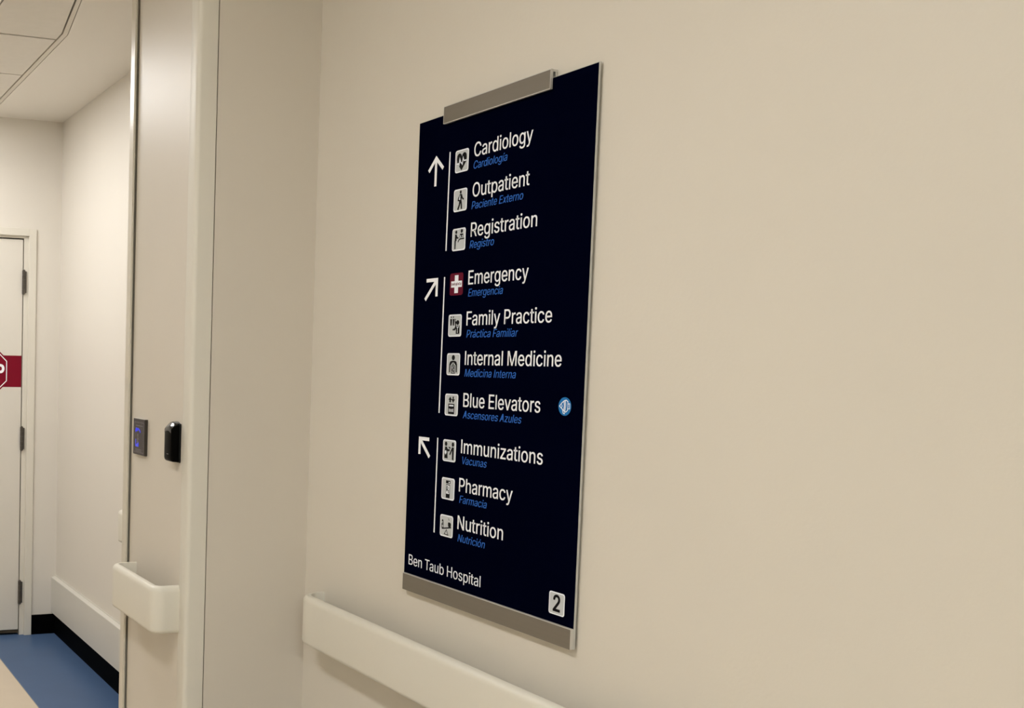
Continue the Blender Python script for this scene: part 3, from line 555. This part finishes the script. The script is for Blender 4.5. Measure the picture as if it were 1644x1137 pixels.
def icon(i, u0, v1):
    v0 = v1 - IC
    T = lambda d: (lambda u, v, dd=0: ST(u, v, d + (dd if dd > 0 else -.0001)))
    if i == 3:
        bm = bmesh.new(); slab(bm, rrect(u0, u0 + IC, v0, v1, .006), T(.0001), .0004); t = obj('pictogram', bm, 'maroon', sg, label='maroon square with a pale cross')
        bm = bmesh.new()
        P_ = lambda pts: [(u0 + x * IC, v0 + y * IC) for x, y in pts]
        slab(bm, P_([(.37, .10), (.37, .36), (.10, .36), (.10, .64), (.37, .64), (.37, .90), (.64, .90), (.64, .64), (.92, .64), (.92, .36), (.64, .36), (.64, .10)]), T(.0005), .0004); obj('cross', bm, 'iconedge', t)
        text_mesh('cross_lettering', 'EmErgEnCy', SM, u0 + .14 * IC, u0 + .88 * IC, v0 + .455 * IC, .0058, 'maroon', t, d=.0011)
        return
    bm = bmesh.new(); slab(bm, rrect(u0, u0 + IC, v0, v1, .006), T(.0001), .0004); t = obj('pictogram', bm, 'iconedge', sg)
    b_ = .0030
    bm = bmesh.new(); slab(bm, rrect(u0 + b_, u0 + IC - b_, v0 + b_, v1 - b_, .0045), T(.0003), .0004); obj('tile_face', bm, 'icon', t)
    ks, ws = ICONS[i]
    bm = bmesh.new()
    for j, pts in enumerate(ks): slab(bm, [(u0 + x * IC, v0 + y * IC) for x, y in pts], T(.0006 + j * .00001), .0003)
    obj('figure', bm, 'ink', t)
    if ws:
        bm = bmesh.new()
        for j, pts in enumerate(ws): slab(bm, [(u0 + x * IC, v0 + y * IC) for x, y in pts], T(.0010 + j * .00001), .0003)
        obj('figure_highlight', bm, 'iconedge', t)
    if i == 8:
        text_mesh('letter', 'R', SM, u0 + .42 * IC, u0 + .555 * IC, v0 + .39 * IC, .0115, 'ink', t, off=.012, d=.0014)
        text_mesh('letter', 'x', SM, u0 + .535 * IC, u0 + .61 * IC, v0 + .31 * IC, .010, 'ink', t, d=.0014)
for i, (vt, u0, b1, b2, t1, a0, a1, t2, c0, c1) in enumerate(ROWS):
    icon(i, u0, vt)
    text_mesh('lettering', t1, SM, a0, a1, b1, .0325, 'white', sg, off=.002)
    text_mesh('translation', t2, SM, c0, c1 - .004, b2, .0180, 'lblue', sg, shear=.2, off=-.004, label='blue italic Spanish line')
text_mesh('lettering', 'Ben Taub Hospital', SM, .0310, .3330, -.5085, .0262, 'white', sg, off=-.003)
bm = bmesh.new(); slab(bm, rrect(.5703, .6185, -.5145, -.4668, .0055), ST, .0004); t = obj('floor_number_tile', bm, 'iconedge', sg)
bm = bmesh.new(); slab(bm, rrect(.5728, .6160, -.5120, -.4693, .004), ST, .0006); obj('tile_face', bm, 'icon', t)
text_mesh('numeral', '2', SM, .5848, .6045, -.5065, .0335, 'ink', t, off=.016, d=.0008)
# arrows
bm = bmesh.new()
for q in polyline([(.0592, .4800), (.0900, .5085), (.1208, .4800)], .0088): slab(bm, q, ST, .0005)
slab(bm, seg(.0900, .5070, .0895, .4405, .0085), ST, .0006); obj('arrow', bm, 'white', sg, label='white arrow pointing up')
bm = bmesh.new()
for q in polyline([(.0668, .2108), (.1120, .2108), (.1120, .1700)], .0088): slab(bm, q, ST, .0005)
slab(bm, seg(.1110, .2098, .0630, .1635, .0088), ST, .0006); obj('arrow', bm, 'white', sg, label='white arrow pointing up right')
bm = bmesh.new()
for q in polyline([(.1035, -.1830), (.0620, -.1830), (.0620, -.2225)], .0088): slab(bm, q, ST, .0005)
slab(bm, seg(.0630, -.1840, .1070, -.2265, .0088), ST, .0006); obj('arrow', bm, 'white', sg, label='white arrow pointing up left')
for ua, va_, ub, vb_ in ((.1477, .5144, .1455, .2781), (.1440, .2152, .1416, -.1149), (.1402, -.1761, .1393, -.4102)):
    bm = bmesh.new(); slab(bm, seg(ua, va_, ub, vb_, .0042), ST, .0005); obj('divider_line', bm, 'white', sg)
# blue disc with a line-drawn fish
CU, CV, CR = .5925, -.0787, .0192
bm = bmesh.new(); slab(bm, ell(CU, CV, CR, CR, 36), ST, .0004); dk = obj('elevator_disc', bm, 'disc', sg, label='round blue disc with a white line drawn fish')
bm = bmesh.new()
def F(l): return [(CU + x * CR, CV + y * CR) for x, y in l]
fish = [F([(-.82, .02), (-.45, .38), (-.10, .62), (.20, .70), (.48, .55), (.52, .0), (.46, -.40), (.20, -.60), (-.10, -.48), (-.45, -.24)])]
for q in polyline(fish[0], .0016, True): slab(bm, q, ST, .0008)
for l in ([(-.18, .58), (-.05, .1), (-.16, -.45)], [(.10, .66), (.20, .1), (.08, -.52)], [(.0, .6), (.02, .1), (-.02, -.5)], [(.48, .22), (.66, .34), (.78, .34), (.80, -.22), (.66, -.24), (.50, -.20)], [(-.32, -.32), (-.20, -.72), (.0, -.80), (.04, -.55)], [(-.48, .2), (-.38, .02), (-.50, -.14)]):
    for q in polyline(F(l), .0012): slab(bm, q, ST, .0009)
obj('fish_outline', bm, 'white', dk)
